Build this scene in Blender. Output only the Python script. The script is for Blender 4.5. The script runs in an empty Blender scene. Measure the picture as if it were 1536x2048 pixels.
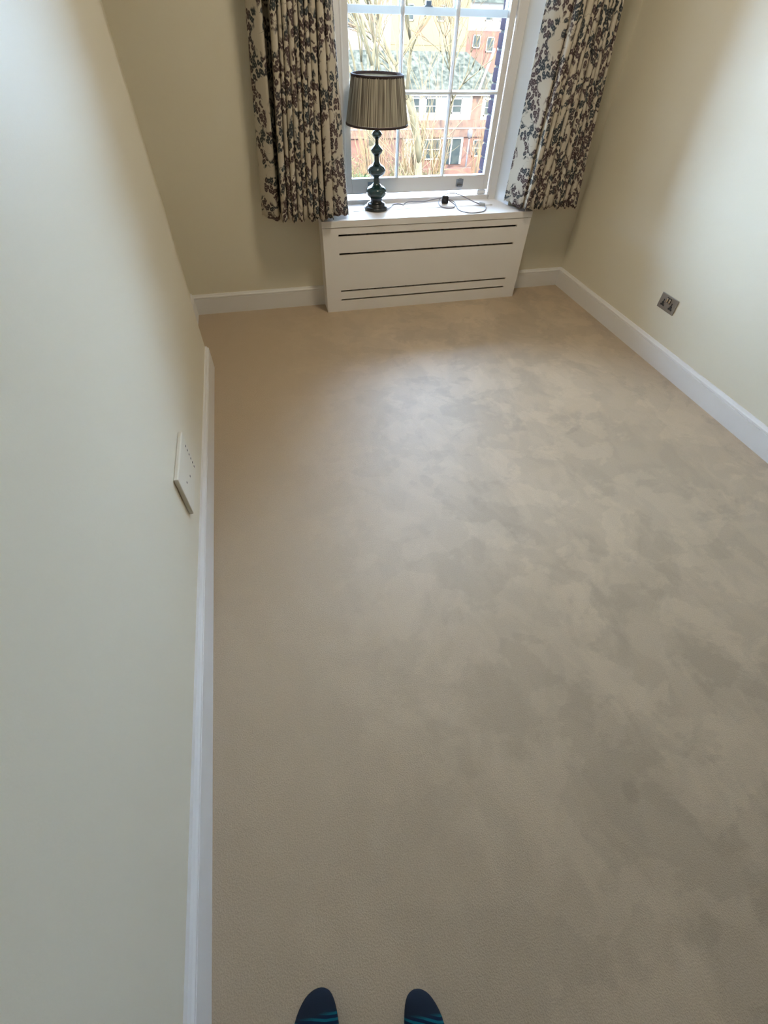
import bpy, bmesh, math, random
from mathutils import Vector, Matrix, noise
C = bpy.context.scene.collection
sc = bpy.context.scene
R = random.Random(7)

# ------------------------------------------------------------------ camera
PITCH, YAW, ROLL, CAMH = .8592, .2726, .0373, 1.508
cam_d = bpy.data.cameras.new('camera'); cam = bpy.data.objects.new('camera', cam_d); C.objects.link(cam)
f = Vector((math.cos(PITCH)*math.sin(YAW), math.cos(PITCH)*math.cos(YAW), -math.sin(PITCH)))
rt = Vector((math.cos(YAW), -math.sin(YAW), 0)); up = rt.cross(f)
r2 = math.cos(ROLL)*rt + math.sin(ROLL)*up; u2 = -math.sin(ROLL)*rt + math.cos(ROLL)*up
M = Matrix((r2, u2, -f)).transposed().to_4x4(); M.translation = (0, 0, CAMH)
cam.matrix_world = M
cam_d.sensor_fit = 'VERTICAL'; cam_d.sensor_height = 36; cam_d.lens = 36*872.2/2048
cam_d.clip_start = .02; cam_d.clip_end = 1000
sc.camera = cam

# ------------------------------------------------------------------ light
SKY = 66.0
w = bpy.data.worlds.new('sky'); sc.world = w; w.use_nodes = True
wn = w.node_tree.nodes; wl = w.node_tree.links; wn.clear()
wo = wn.new('ShaderNodeOutputWorld'); bg = wn.new('ShaderNodeBackground')
tc = wn.new('ShaderNodeTexCoord'); sp = wn.new('ShaderNodeSeparateXYZ'); cr = wn.new('ShaderNodeValToRGB')
wl.new(tc.outputs['Generated'], sp.inputs[0]); wl.new(sp.outputs['Z'], cr.inputs[0])
cr.color_ramp.elements[0].position = 0.0; cr.color_ramp.elements[0].color = (.42, .555, .75, 1)
cr.color_ramp.elements[1].position = 1.0; cr.color_ramp.elements[1].color = (.36, .49, .70, 1)
wl.new(cr.outputs[0], bg.inputs[0]); bg.inputs[1].default_value = SKY; wl.new(bg.outputs[0], wo.inputs[0])
sd = bpy.data.lights.new('sun', 'SUN'); sun = bpy.data.objects.new('sun', sd); C.objects.link(sun)
sd.energy = 30; sd.angle = .01; sd.color = (1, .86, .64)
sun.rotation_euler = Vector((.35, .8, -.55)).to_track_quat('-Z', 'Y').to_euler()
# ceiling lamp added above the frame, unseen, for warm light on the window wall
ld = bpy.data.lights.new('added_ceiling_light', 'AREA'); ld.shape = 'DISK'; ld.size = .42; ld.energy = 21; ld.color = (1, .86, .64)
lo = bpy.data.objects.new('added_ceiling_light', ld); C.objects.link(lo); lo.location = (1.05, 2.25, 2.63)
sc.view_settings.view_transform = 'Standard'; sc.view_settings.look = 'None'
sc.view_settings.gamma = 1; sc.view_settings.use_curve_mapping = False; sc.view_settings.exposure = 0.0

# ------------------------------------------------------------------ materials
def mat(name, col, rough=.5, metal=0, spec=.5, bump=None, vary=None, extra=None):
    m = bpy.data.materials.new(name); m.use_nodes = True
    nt = m.node_tree; b = nt.nodes['Principled BSDF']
    b.inputs['Base Color'].default_value = (*col, 1); b.inputs['Roughness'].default_value = rough
    b.inputs['Metallic'].default_value = metal; b.inputs['Specular IOR Level'].default_value = spec
    t = nt.nodes.new('ShaderNodeTexCoord')
    if vary:
        s, col2, det = vary
        n = nt.nodes.new('ShaderNodeTexNoise'); n.inputs['Scale'].default_value = s; n.inputs['Detail'].default_value = det
        nt.links.new(t.outputs['Object'], n.inputs['Vector'])
        r = nt.nodes.new('ShaderNodeValToRGB'); r.color_ramp.elements[0].position = .35; r.color_ramp.elements[1].position = .65
        r.color_ramp.elements[0].color = (*col, 1); r.color_ramp.elements[1].color = (*col2, 1)
        nt.links.new(n.outputs[0], r.inputs[0]); nt.links.new(r.outputs[0], b.inputs['Base Color'])
    if bump:
        s, st = bump
        n = nt.nodes.new('ShaderNodeTexNoise'); n.inputs['Scale'].default_value = s; n.inputs['Detail'].default_value = 4
        nt.links.new(t.outputs['Object'], n.inputs['Vector'])
        bp = nt.nodes.new('ShaderNodeBump'); bp.inputs['Strength'].default_value = st; bp.inputs['Distance'].default_value = .002
        nt.links.new(n.outputs[0], bp.inputs['Height']); nt.links.new(bp.outputs[0], b.inputs['Normal'])
    return m

WALL = mat('wall_paint', (.75, .70, .57), .42, bump=(160, .12), spec=.4)
CEIL = mat('ceiling_paint', (.80, .79, .76), .8)
WHITE = mat('white_gloss', (.80, .79, .78), .28, bump=(60, .04))
COVERW = mat('white_eggshell', (.86, .835, .82), .42, bump=(90, .04))
DARKIN = mat('inside_shade', (.05, .035, .025), .9)
WOODIN = mat('heater_metal', (.25, .22, .2), .6)
PLASTIC = mat('white_plastic', (.745, .705, .60), .42)
HOLE = mat('hole_black', (.02, .02, .022), .6)
NICKEL = mat('brushed_nickel', (.30, .275, .24), .42, metal=.55, bump=(300, .1))
SILVER = mat('polished_silver', (.75, .73, .70), .25, metal=1)
LAMPG = mat('dark_green_glaze', (.012, .035, .032), .12, spec=.8)
LAMPB = mat('dark_wood_base', (.014, .016, .017), .25, spec=.6)
BRAID = mat('dark_braid', (.045, .03, .032), .8, bump=(400, .5))
CABLE = mat('grey_flex', (.20, .185, .20), .45)
PLUGB = mat('black_plug', (.012, .012, .014), .3)
CLEAR = mat('pale_switch', (.45, .47, .48), .3)
BRASS = mat('steel_fitting', (.30, .33, .38), .35, metal=.7)
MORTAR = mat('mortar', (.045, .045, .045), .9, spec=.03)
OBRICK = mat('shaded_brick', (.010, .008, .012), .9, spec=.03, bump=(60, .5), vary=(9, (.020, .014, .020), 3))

def carpet():
    m = mat('carpet', (.5, .42, .33), .52, spec=.8)
    nt = m.node_tree; b = nt.nodes['Principled BSDF']; L = nt.links; N = nt.nodes.new
    t = N('ShaderNodeTexCoord')
    # pile swept this way and that: broad patches with crisp borders, stretched towards the window
    mp = N('ShaderNodeMapping'); mp.inputs['Rotation'].default_value = (0, 0, .5); mp.inputs['Scale'].default_value = (1.5, 1.0, 1)
    L.new(t.outputs['Object'], mp.inputs[0])
    n0 = N('ShaderNodeTexNoise'); n0.inputs['Scale'].default_value = 1.6; n0.inputs['Detail'].default_value = 6
    n0.inputs['Roughness'].default_value = .62; n0.inputs['Distortion'].default_value = .5; L.new(mp.outputs[0], n0.inputs['Vector'])
    n1 = N('ShaderNodeTexNoise'); n1.inputs['Scale'].default_value = 5.5; n1.inputs['Detail'].default_value = 3; n1.inputs['Distortion'].default_value = .8
    L.new(mp.outputs[0], n1.inputs['Vector'])
    def ramp(src, a, bb, lo_, hi):
        r = N('ShaderNodeMapRange'); r.inputs['From Min'].default_value = a; r.inputs['From Max'].default_value = bb
        r.inputs['To Min'].default_value = lo_; r.inputs['To Max'].default_value = hi; L.new(src, r.inputs['Value']); return r.outputs[0]
    def mth(op, a, bv):
        q = N('ShaderNodeMath'); q.operation = op
        for k, v in enumerate((a, bv)):
            if isinstance(v, (int, float)): q.inputs[k].default_value = v
            else: L.new(v, q.inputs[k])
        return q.outputs[0]
    n2 = N('ShaderNodeTexNoise'); n2.inputs['Scale'].default_value = 3.4; n2.inputs['Detail'].default_value = 5; n2.inputs['Roughness'].default_value = .6; n2.inputs['Distortion'].default_value = .25
    mp2 = N('ShaderNodeMapping'); mp2.inputs['Location'].default_value = (3.1, 7.7, 1); mp2.inputs['Rotation'].default_value = (0, 0, -.4); mp2.inputs['Scale'].default_value = (1, 1.25, 1)
    L.new(t.outputs['Object'], mp2.inputs[0]); L.new(mp2.outputs[0], n2.inputs['Vector'])
    v = mth('MULTIPLY', ramp(n0.outputs[0], .47, .53, .93, 1.04), ramp(n1.outputs[0], .45, .55, .965, 1.03))
    # the strip along the left wall is untrodden
    sx = N('ShaderNodeSeparateXYZ'); L.new(t.outputs['Object'], sx.inputs[0])
    tread = ramp(sx.outputs['X'], -.1, .9, .15, 1.0)
    dv = mth('MULTIPLY', mth('SUBTRACT', mth('MULTIPLY', v, ramp(n2.outputs[0], .485, .525, .925, 1.04)), 1.0), tread)
    v = mth('ADD', dv, 1.0)
    # trodden marks (place, half sizes, turn)
    for (x, y, a, bb, rot, k) in MARKS:
        mm = N('ShaderNodeMapping'); mm.vector_type = 'TEXTURE'
        mm.inputs['Location'].default_value = (x, y, 0); mm.inputs['Rotation'].default_value = (0, 0, rot); mm.inputs['Scale'].default_value = (a, bb, 1)
        nn = N('ShaderNodeVectorMath'); nn.operation = 'MULTIPLY_ADD'
        nz = N('ShaderNodeTexNoise'); nz.inputs['Scale'].default_value = 14; L.new(t.outputs['Object'], nz.inputs['Vector'])
        L.new(nz.outputs['Color'], nn.inputs[0]); nn.inputs[1].default_value = (.03, .03, 0); 
        sb = N('ShaderNodeVectorMath'); sb.operation = 'ADD'; L.new(t.outputs['Object'], sb.inputs[0]); sb.inputs[1].default_value = (-.015, -.015, 0)
        L.new(sb.outputs[0], nn.inputs[2]); L.new(nn.outputs[0], mm.inputs[0])
        ln = N('ShaderNodeVectorMath'); ln.operation = 'LENGTH'; L.new(mm.outputs[0], ln.inputs[0])
        v = mth('MULTIPLY', v, ramp(ln.outputs['Value'], .75, 1.1, k, 1.0))
    nf = N('ShaderNodeTexNoise'); nf.inputs['Scale'].default_value = 260; nf.inputs['Detail'].default_value = 3; L.new(t.outputs['Object'], nf.inputs['Vector'])
    v = mth('MULTIPLY', v, ramp(nf.outputs[0], .3, .7, .90, 1.08))
    mx = N('ShaderNodeVectorMath'); mx.operation = 'SCALE'; mx.inputs[0].default_value = (.460, .350, .235); L.new(v, mx.inputs['Scale'])
    L.new(mx.outputs[0], b.inputs['Base Color'])
    bp = N('ShaderNodeBump'); bp.inputs['Strength'].default_value = .3; bp.inputs['Distance'].default_value = .004
    L.new(mth('ADD', nf.outputs[0], mth('MULTIPLY', n1.outputs[0], .8)), bp.inputs['Height']); L.new(bp.outputs[0], b.inputs['Normal'])
    b.inputs['Sheen Weight'].default_value = .25; b.inputs['Sheen Roughness'].default_value = .45; b.inputs['Sheen Tint'].default_value = (1, .97, .93, 1)
    return m
MARKS = []
CARPET_SLOT = None

def curtain_mat():
    m = mat('floral_linen', (.5, .45, .38), .9, spec=.15)
    nt = m.node_tree; b = nt.nodes['Principled BSDF']; L = nt.links; N = nt.nodes.new
    t = N('ShaderNodeTexCoord')
    def rng(src, a, bb, lo_=0., hi=1.):
        r = N('ShaderNodeMapRange'); r.inputs['From Min'].default_value = a; r.inputs['From Max'].default_value = bb
        r.inputs['To Min'].default_value = lo_; r.inputs['To Max'].default_value = hi; r.clamp = True; L.new(src, r.inputs['Value']); return r.outputs[0]
    def mth(op, a, bv):
        q = N('ShaderNodeMath'); q.operation = op
        for k, v in enumerate((a, bv)):
            if isinstance(v, (int, float)): q.inputs[k].default_value = v
            else: L.new(v, q.inputs[k])
        return q.outputs[0]
    def vor(scale, feat='F1', rand=1.):
        v = N('ShaderNodeTexVoronoi'); v.voronoi_dimensions = '2D'; v.feature = feat; v.inputs['Scale'].default_value = scale; v.inputs['Randomness'].default_value = rand
        L.new(t.outputs['UV'], v.inputs['Vector']); return v
    # sprigs: clusters of small blossoms
    cl = N('ShaderNodeTexNoise'); cl.noise_dimensions = '2D'; cl.inputs['Scale'].default_value = 11; cl.inputs['Detail'].default_value = 1.5
    L.new(t.outputs['UV'], cl.inputs['Vector'])
    mask = rng(cl.outputs[0], .42, .47)
    v1 = vor(46); petals = rng(v1.outputs['Distance'], .46, .55, 1, 0)
    v2 = vor(46); core = rng(v2.outputs['Distance'], .06, .16, .5, 1)
    blos = mth('MULTIPLY', mth('MULTIPLY', petals, core), mask)
    # thin stems
    nz = N('ShaderNodeTexNoise'); nz.noise_dimensions = '2D'; nz.inputs['Scale'].default_value = 9; nz.inputs['Detail'].default_value = 0
    L.new(t.outputs['UV'], nz.inputs['Vector'])
    st = mth('ABSOLUTE', mth('SUBTRACT', nz.outputs[0], .5), 0)
    stem = mth('MULTIPLY', rng(st, .004, .009, .8, 0), rng(cl.outputs[0], .36, .42))
    tot = mth('MAXIMUM', blos, stem)
    hue = N('ShaderNodeTexNoise'); hue.noise_dimensions = '2D'; hue.inputs['Scale'].default_value = 8; ho = N('ShaderNodeMapping'); ho.inputs['Location'].default_value = (5.3, 2.9, 0); L.new(t.outputs['UV'], ho.inputs[0]); L.new(ho.outputs[0], hue.inputs['Vector'])
    hr = N('ShaderNodeValToRGB'); hr.color_ramp.elements[0].position = .44; hr.color_ramp.elements[1].position = .54
    hr.color_ramp.elements[0].color = (.048, .058, .066, 1); hr.color_ramp.elements[1].color = (.085, .060, .062, 1)
    L.new(hue.outputs[0], hr.inputs[0])
    mx = N('ShaderNodeMix'); mx.data_type = 'RGBA'; mx.inputs['A'].default_value = (.54, .49, .40, 1)
    L.new(hr.outputs[0], mx.inputs['B']); L.new(tot, mx.inputs['Factor'])
    L.new(mx.outputs['Result'], b.inputs['Base Color'])
    tr = N('ShaderNodeBsdfTranslucent'); L.new(mx.outputs['Result'], tr.inputs['Color'])
    ms = N('ShaderNodeMixShader'); ms.inputs[0].default_value = .06
    out = nt.nodes['Material Output']; L.new(b.outputs[0], ms.inputs[1]); L.new(tr.outputs[0], ms.inputs[2]); L.new(ms.outputs[0], out.inputs[0])
    wv = N('ShaderNodeTexNoise'); wv.inputs['Scale'].default_value = 500; L.new(t.outputs['UV'], wv.inputs['Vector'])
    bp = N('ShaderNodeBump'); bp.inputs['Strength'].default_value = .2; bp.inputs['Distance'].default_value = .001
    L.new(wv.outputs[0], bp.inputs['Height']); L.new(bp.outputs[0], b.inputs['Normal'])
    return m

def glass_mat():
    m = bpy.data.materials.new('window_glass'); m.use_nodes = True; nt = m.node_tree; nt.nodes.clear()
    o = nt.nodes.new('ShaderNodeOutputMaterial'); a = nt.nodes.new('ShaderNodeBsdfTransparent'); g = nt.nodes.new('ShaderNodeBsdfGlossy')
    a.inputs[0].default_value = (.95, .97, .97, 1); g.inputs['Roughness'].default_value = .01
    fr = nt.nodes.new('ShaderNodeFresnel'); fr.inputs[0].default_value = 1.45
    mx = nt.nodes.new('ShaderNodeMixShader'); nt.links.new(fr.outputs[0], mx.inputs[0]); nt.links.new(a.outputs[0], mx.inputs[1]); nt.links.new(g.outputs[0], mx.inputs[2])
    nt.links.new(mx.outputs[0], o.inputs[0]); return m

def shade_mat():
    m = mat('shade_linen', (.36, .32, .25), .85, spec=.1, bump=(400, .3))
    nt = m.node_tree; b = nt.nodes['Principled BSDF']; L = nt.links; N = nt.nodes.new
    # each gathered pleat a slightly different tone, keyed on the angle stored in the UV
    t = N('ShaderNodeTexCoord'); mp = N('ShaderNodeMapping'); mp.inputs['Scale'].default_value = (150, .6, 1); L.new(t.outputs['UV'], mp.inputs[0])
    n = N('ShaderNodeTexNoise'); n.inputs['Scale'].default_value = 1; n.inputs['Detail'].default_value = 2; L.new(mp.outputs[0], n.inputs['Vector'])
    r = N('ShaderNodeValToRGB'); r.color_ramp.elements[0].position = .36; r.color_ramp.elements[1].position = .62
    r.color_ramp.elements[0].color = (.15, .13, .11, 1); r.color_ramp.elements[1].color = (.58, .54, .44, 1)
    L.new(n.outputs[0], r.inputs[0]); L.new(r.outputs[0], b.inputs['Base Color'])
    tr = N('ShaderNodeBsdfTranslucent'); L.new(r.outputs[0], tr.inputs['Color'])
    ms = N('ShaderNodeMixShader'); ms.inputs[0].default_value = .22
    out = nt.nodes['Material Output']; L.new(b.outputs[0], ms.inputs[1]); L.new(tr.outputs[0], ms.inputs[2]); L.new(ms.outputs[0], out.inputs[0])
    return m

# ------------------------------------------------------------------ mesh helpers
def tag(o, label=None, cat=None, group=None, kind=None):
    for k, v in (('label', label), ('category', cat), ('group', group), ('kind', kind)):
        if v: o[k] = v
    return o
def empty(name, loc=(0, 0, 0)):
    o = bpy.data.objects.new(name, None); C.objects.link(o); o.location = loc; return o
def obj(name, bm, m, parent=None, smooth=False):
    me = bpy.data.meshes.new(name); bm.normal_update()
    bm.to_mesh(me); bm.free()
    for mm in (m if isinstance(m, (list, tuple)) else [m]): me.materials.append(mm)
    if smooth:
        for p in me.polygons: p.use_smooth = True
    o = bpy.data.objects.new(name, me); C.objects.link(o)
    if parent:
        o.parent = parent
        if parent.location.length > 0 or parent.parent:
            w_ = Vector(parent.location)
            if parent.parent: w_ = w_ + parent.parent.location
            me.transform(Matrix.Translation(-w_))
    return o
def struct(name, bm, m, parent=None):
    o = obj(name, bm, m, parent)
    if not parent: o['kind'] = 'structure'
    return o
def box(bm, a, b, bev=0):
    a = Vector(a); b = Vector(b)
    r = bmesh.ops.create_cube(bm, size=1)
    vs = r['verts']
    for v in vs: v.co = Vector((a[i]+(b[i]-a[i])*(v.co[i]+.5) for i in range(3)))
    if bev:
        es = list({e for v in vs for e in v.link_edges})
        bmesh.ops.bevel(bm, geom=es, offset=bev, segments=2, affect='EDGES', profile=.5)
    return bm
def B(*bs, bev=0):
    bm = bmesh.new()
    for a, b in bs: box(bm, a, b, bev)
    return bm
def prism(bm, prof, p0, p1, nrm):
    # profile points (out, z) swept from p0 to p1; nrm = direction 'out'
    n = Vector(nrm); r0 = []; r1 = []
    for o_, z in prof:
        r0.append(bm.verts.new(Vector(p0)+n*o_+Vector((0, 0, z)))); r1.append(bm.verts.new(Vector(p1)+n*o_+Vector((0, 0, z))))
    k = len(prof)
    for i in range(k): bm.faces.new((r0[i], r0[(i+1) % k], r1[(i+1) % k], r1[i]))
    bm.faces.new(r0); bm.faces.new(r1[::-1]); bmesh.ops.recalc_face_normals(bm, faces=bm.faces)
def lathe(bm, prof, c, seg=48, cap=True):
    rings = []
    for r, z in prof:
        rings.append([bm.verts.new((c[0]+r*math.cos(2*math.pi*i/seg), c[1]+r*math.sin(2*math.pi*i/seg), z)) for i in range(seg)])
    for a, b in zip(rings, rings[1:]):
        for i in range(seg): bm.faces.new((a[i], a[(i+1) % seg], b[(i+1) % seg], b[i]))
    if cap: bm.faces.new(rings[0][::-1]); bm.faces.new(rings[-1])
def catmull(pts, n=8):
    P = [Vector(p) for p in pts]; P = [P[0]*2-P[1]]+P+[P[-1]*2-P[-2]]; out = []
    for i in range(1, len(P)-2):
        for k in range(n):
            t = k/n; a, b, c, d = P[i-1:i+3]
            out.append(.5*((2*b)+(c-a)*t+(2*a-5*b+4*c-d)*t*t+(3*b-a-3*c+d)*t**3))
    out.append(P[-2]); return out
def tube(bm, pts, rad, seg=8):
    pts = [Vector(p) for p in pts]; rings = []
    ref = Vector((0, 0, 1))
    for i, p in enumerate(pts):
        d = (pts[min(i+1, len(pts)-1)]-pts[max(i-1, 0)]).normalized()
        a = ref.cross(d)
        if a.length < 1e-3: a = Vector((1, 0, 0)).cross(d)
        a.normalize(); b = d.cross(a)
        r = rad[i] if isinstance(rad, (list, tuple)) else rad
        rings.append([bm.verts.new(p+r*(math.cos(2*math.pi*k/seg)*a+math.sin(2*math.pi*k/seg)*b)) for k in range(seg)])
    for x, y in zip(rings, rings[1:]):
        for k in range(seg): bm.faces.new((x[k], x[(k+1) % seg], y[(k+1) % seg], y[k]))
    bm.faces.new(rings[0][::-1]); bm.faces.new(rings[-1])

# ------------------------------------------------------------------ the room
XL, XA, XR, YE, YW, YO, YB, H = -.416, -.529, 2.400, 2.637, 3.416, 3.80, -4.6, 2.72
MARKS += [(1.52, 1.60, .075, .018, .35, .90), (.60, 1.40, .03, .045, .2, .92), (.80, 1.20, .035, .05, -.3, .93),
          (1.65, 2.45, .035, .02, .2, .92), (1.33, 2.25, .04, .03, 0, .93), (1.50, 2.22, .03, .02, 0, .94),
          (.80, .02, .028, .03, 0, .88), (.62, -.14, .04, .025, .5, .94), (1.0, .78, .14, .05, .6, .94), (1.25, 1.42, .11, .05, -.7, .94),
          (.9, 1.0, .16, .05, -.6, .94), (.45, 1.1, .07, .06, .2, .95), (1.1, 2.0, .22, .03, .25, .95), (1.2, 1.05, .12, .05, -.9, .95)]
CARPET = carpet()
bm = bmesh.new(); box(bm, (XA-.2, YB-.1, -.12), (XR+.2, YO-.02, 0))
struct('floor', bm, CARPET)
struct('ceiling', B(((XA-.2, YB-.1, H), (XR+.2, YO, H+.15))), CEIL)
struct('wall_left', B(((XA-.15, YB, 0), (XL, YE, H)), ((XA-.15, YE, 0), (XA, YO, H))), WALL)
struct('wall_right', B(((XR, YB, 0), (XR+.15, YO, H))), WALL)
struct('wall_back', B(((XA-.2, YB-.12, 0), (XR+.2, YB, H))), WALL)
# window wall with its splayed opening
OZ0, OZ1 = .50, 2.52; XI0, XI1 = .55, 1.80; XO0, XO1 = .592, 1.762; YF = 3.60
def front_wall():
    bm = bmesh.new()
    box(bm, (XA, YW, 0), (XR, YO-.12, OZ0)); box(bm, (XA, YW, OZ1), (XR, YO-.12, H))
    for xs in ((XA, XI0, XO0), (XI1, XR, XO1)):
        left = xs[0] == XA
        if left: pl = [(XA, YW), (XI0, YW), (XO0, YF), (XO0, YO-.12), (XA, YO-.12)]
        else: pl = [(XI1, YW), (XR, YW), (XR, YO-.12), (XO1, YO-.12), (XO1, YF)]
        lo_ = [bm.verts.new((x, y, OZ0)) for x, y in pl]; hi = [bm.verts.new((x, y, OZ1)) for x, y in pl]
        k = len(pl)
        for i in range(k): bm.faces.new((lo_[i], lo_[(i+1) % k], hi[(i+1) % k], hi[i]))
        bm.faces.new(lo_[::-1]); bm.faces.new(hi)
    bmesh.ops.recalc_face_normals(bm, faces=bm.faces)
    return bm
WREV = mat('reveal_sky_tint', (.76, .80, .83), .45, bump=(120, .06))  # cool tint: the blue of the sky light is put into the reveal colour
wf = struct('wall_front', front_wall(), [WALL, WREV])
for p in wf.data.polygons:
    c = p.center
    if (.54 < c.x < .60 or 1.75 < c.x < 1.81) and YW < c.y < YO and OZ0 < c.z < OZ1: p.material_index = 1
# outer brick skin seen past the frame, on the right
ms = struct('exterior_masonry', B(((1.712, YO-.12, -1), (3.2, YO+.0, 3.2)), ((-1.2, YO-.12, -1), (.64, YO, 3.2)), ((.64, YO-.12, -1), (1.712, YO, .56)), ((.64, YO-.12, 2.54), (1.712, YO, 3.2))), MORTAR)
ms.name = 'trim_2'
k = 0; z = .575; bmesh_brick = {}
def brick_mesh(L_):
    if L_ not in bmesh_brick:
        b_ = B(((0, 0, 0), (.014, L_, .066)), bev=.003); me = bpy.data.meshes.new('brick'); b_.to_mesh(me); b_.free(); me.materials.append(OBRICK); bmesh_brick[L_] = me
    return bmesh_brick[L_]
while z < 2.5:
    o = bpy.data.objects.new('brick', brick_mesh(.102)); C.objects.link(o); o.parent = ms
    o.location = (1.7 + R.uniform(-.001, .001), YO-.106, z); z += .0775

# skirting boards: board, quirk line and a sloping moulding above it
PROF = [(0, 0), (.018, 0), (.018, .107), (.015, .108), (.015, .1105), (.018, .112), (.0175, .119), (.013, .124), (.0095, .131), (.008, .134), (0, .134)]
PROFL = [(a, zz*1.09) for a, zz in PROF]
def skirt(name, segs, prof=PROF):
    bm = bmesh.new()
    for p0, p1, n in segs: prism(bm, prof, p0, p1, n)
    return struct(name, bm, WHITE)
def skirt_wrap(name, prof):
    # continuous board along the left wall, mitred round the outer corner and into the alcove
    path = [(XL, YB, 1, 0), (XL, YE, 1, 1), (XA, YE, 1, 1), (XA, YW, 1, -1)]
    bm = bmesh.new(); rings = []
    for (x, y, nx, ny) in path:
        rings.append([bm.verts.new((x+nx*o_, y+ny*o_, zz)) for o_, zz in prof])
    for a, b in zip(rings, rings[1:]):
        for i in range(len(prof)): bm.faces.new((a[i], a[(i+1) % len(prof)], b[(i+1) % len(prof)], b[i]))
    bm.faces.new(rings[0]); bm.faces.new(rings[-1][::-1]); bmesh.ops.recalc_face_normals(bm, faces=bm.faces)
    return struct(name, bm, WHITE)
skirt_wrap('baseboard_left', PROFL)
skirt('baseboard_right', [((XR, YB, 0), (XR, YW, 0), (-1, 0, 0))])
skirt('baseboard_front', [((XA, YW, 0), (.430, YW, 0), (0, -1, 0)), ((1.915, YW, 0), (XR, YW, 0), (0, -1, 0))])
skirt('baseboard_back', [((XL, YB, 0), (XR, YB, 0), (0, 1, 0))])

# ------------------------------------------------------------------ window_1: sliding sash window
wp = struct('window_1', B(((1.715, YF-.02, .587), (1.765, YO-.10, OZ1)), ((.59, YF-.02, .587), (.640, YO-.10, OZ1)), ((.59, YF-.02, OZ1-.04), (1.765, YO-.10, OZ1))), WHITE)
GL = glass_mat()
def part(name, bm, m, parent=wp, smooth=False): return obj(name, bm, m, parent, smooth)
part('window_sill', B(((.592, YF-.004, .55), (1.762, YF+.055, .612)), ((.60, YF+.055, .55), (1.755, YO+.04, .600)), bev=.002), WHITE)
for x0 in (.640, 1.703):
    part('staff_bead', B(((x0, YF-.022, .612), (x0+.012, YF-.002, OZ1-.04)), bev=.004), WHITE)
SX0, SX1 = .652, 1.703
YS = 3.60; YS2 = 3.638            # inner (lower) sash between these
def barprof(bm, a, b, wdt, y0, y1, vertical):
    # glazing bar: narrow nose towards the room, wide at the glass
    h = wdt/2; n = .3
    prof = [(-h, y1), (h, y1), (h, (y0*.4+y1*.6)), (h*n, y0), (-h*n, y0), (-h, (y0*.4+y1*.6))]
    r0 = []; r1 = []
    for t_, y in prof:
        if vertical: r0.append(bm.verts.new((a[0]+t_, y, a[1]))); r1.append(bm.verts.new((b[0]+t_, y, b[1])))
        else: r0.append(bm.verts.new((a[0], y, a[1]+t_))); r1.append(bm.verts.new((b[0], y, b[1]+t_)))
    for i in range(6): bm.faces.new((r0[i], r0[(i+1) % 6], r1[(i+1) % 6], r1[i]))
    bm.faces.new(r0); bm.faces.new(r1[::-1]); bmesh.ops.recalc_face_normals(bm, faces=bm.faces)
# lower sash, lifted a little
ls = part('lower_sash', B(((SX0, YS, .644), (SX0+.040, YS2, 1.60)), ((SX1-.040, YS, .644), (SX1, YS2, 1.60)), ((SX0+.04, YS, .644), (SX1-.04, YS2, .732)), ((SX0+.04, YS, 1.553), (SX1-.04, YS2, 1.60)), bev=.0025), WHITE)
BX = (1.0135, 1.3475)
for x in BX:
    b_ = bmesh.new(); barprof(b_, (x, .73), (x, 1.555), .021, YS+.002, YS2-.004, True); obj('glazing_bar', b_, WHITE, ls)
b_ = bmesh.new(); barprof(b_, (SX0+.038, 1.158), (SX1-.038, 1.158), .021, YS+.002, YS2-.004, False); obj('glazing_bar', b_, WHITE, ls)
xs = [SX0+.04, BX[0], BX[1], SX1-.04]
for i in range(3):
    for z0, z1 in ((.732, 1.158), (1.158, 1.553)):
        obj('window_pane', B(((xs[i]-.004 if i == 0 else xs[i], YS2-.012, z0), (xs[i+1], YS2-.009, z1))), GL, ls)
obj('sash_lift', B(((1.452, YS-.004, .668), (1.506, YS, .712)), ((1.462, YS-.02, .668), (1.496, YS-.003, .680)), ((1.470, YS-.012, .700), (1.49, YS-.003, .716)), bev=.002), BRASS, ls)
obj('sash_lift', B(((.802, YS-.004, .668), (.856, YS, .712)), ((.812, YS-.02, .668), (.846, YS-.003, .680)), bev=.002), BRASS, ls)
# upper sash behind
Y3, Y4 = 3.648, 3.684
us = part('upper_sash', B(((SX0, Y3, 1.478), (SX0+.040, Y4, OZ1-.04)), ((SX1-.040, Y3, 1.478), (SX1, Y4, OZ1-.04)), ((SX0+.04, Y3, 1.478), (SX1-.04, Y4, 1.511)), ((SX0+.04, Y3, OZ1-.09), (SX1-.04, Y4, OZ1-.04)), bev=.002), WHITE)
for x in BX:
    b_ = bmesh.new(); barprof(b_, (x-.004, 1.51), (x-.004, OZ1-.088), .021, Y3+.002, Y4-.004, True); obj('glazing_bar', b_, WHITE, us)
b_ = bmesh.new(); barprof(b_, (SX0+.038, 1.86), (SX1-.038, 1.86), .021, Y3+.002, Y4-.004, False); obj('glazing_bar', b_, WHITE, us)
for i in range(3):
    for z0, z1 in ((1.511, 1.86), (1.86, OZ1-.09)):
        obj('window_pane', B(((xs[i]-.004 if i == 0 else xs[i], Y4-.012, z0), (xs[i+1], Y4-.009, z1))), GL, us)
obj('sash_keep', B(((1.150, Y3-.002, 1.511), (1.198, Y4-.004, 1.516)), ((1.158, Y3+.002, 1.516), (1.190, Y4-.012, 1.534)), bev=.0015), BRASS, us)
o = obj('sash_wedge', B(((1.628, YF+.006, .6122), (1.70, YF+.05, .640)), bev=.008), mat('bright_white_block', (.9, .9, .9), .6), None, True)
tag(o, 'small white block on the window sill under the right end of the raised sash', 'wedge')

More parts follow.
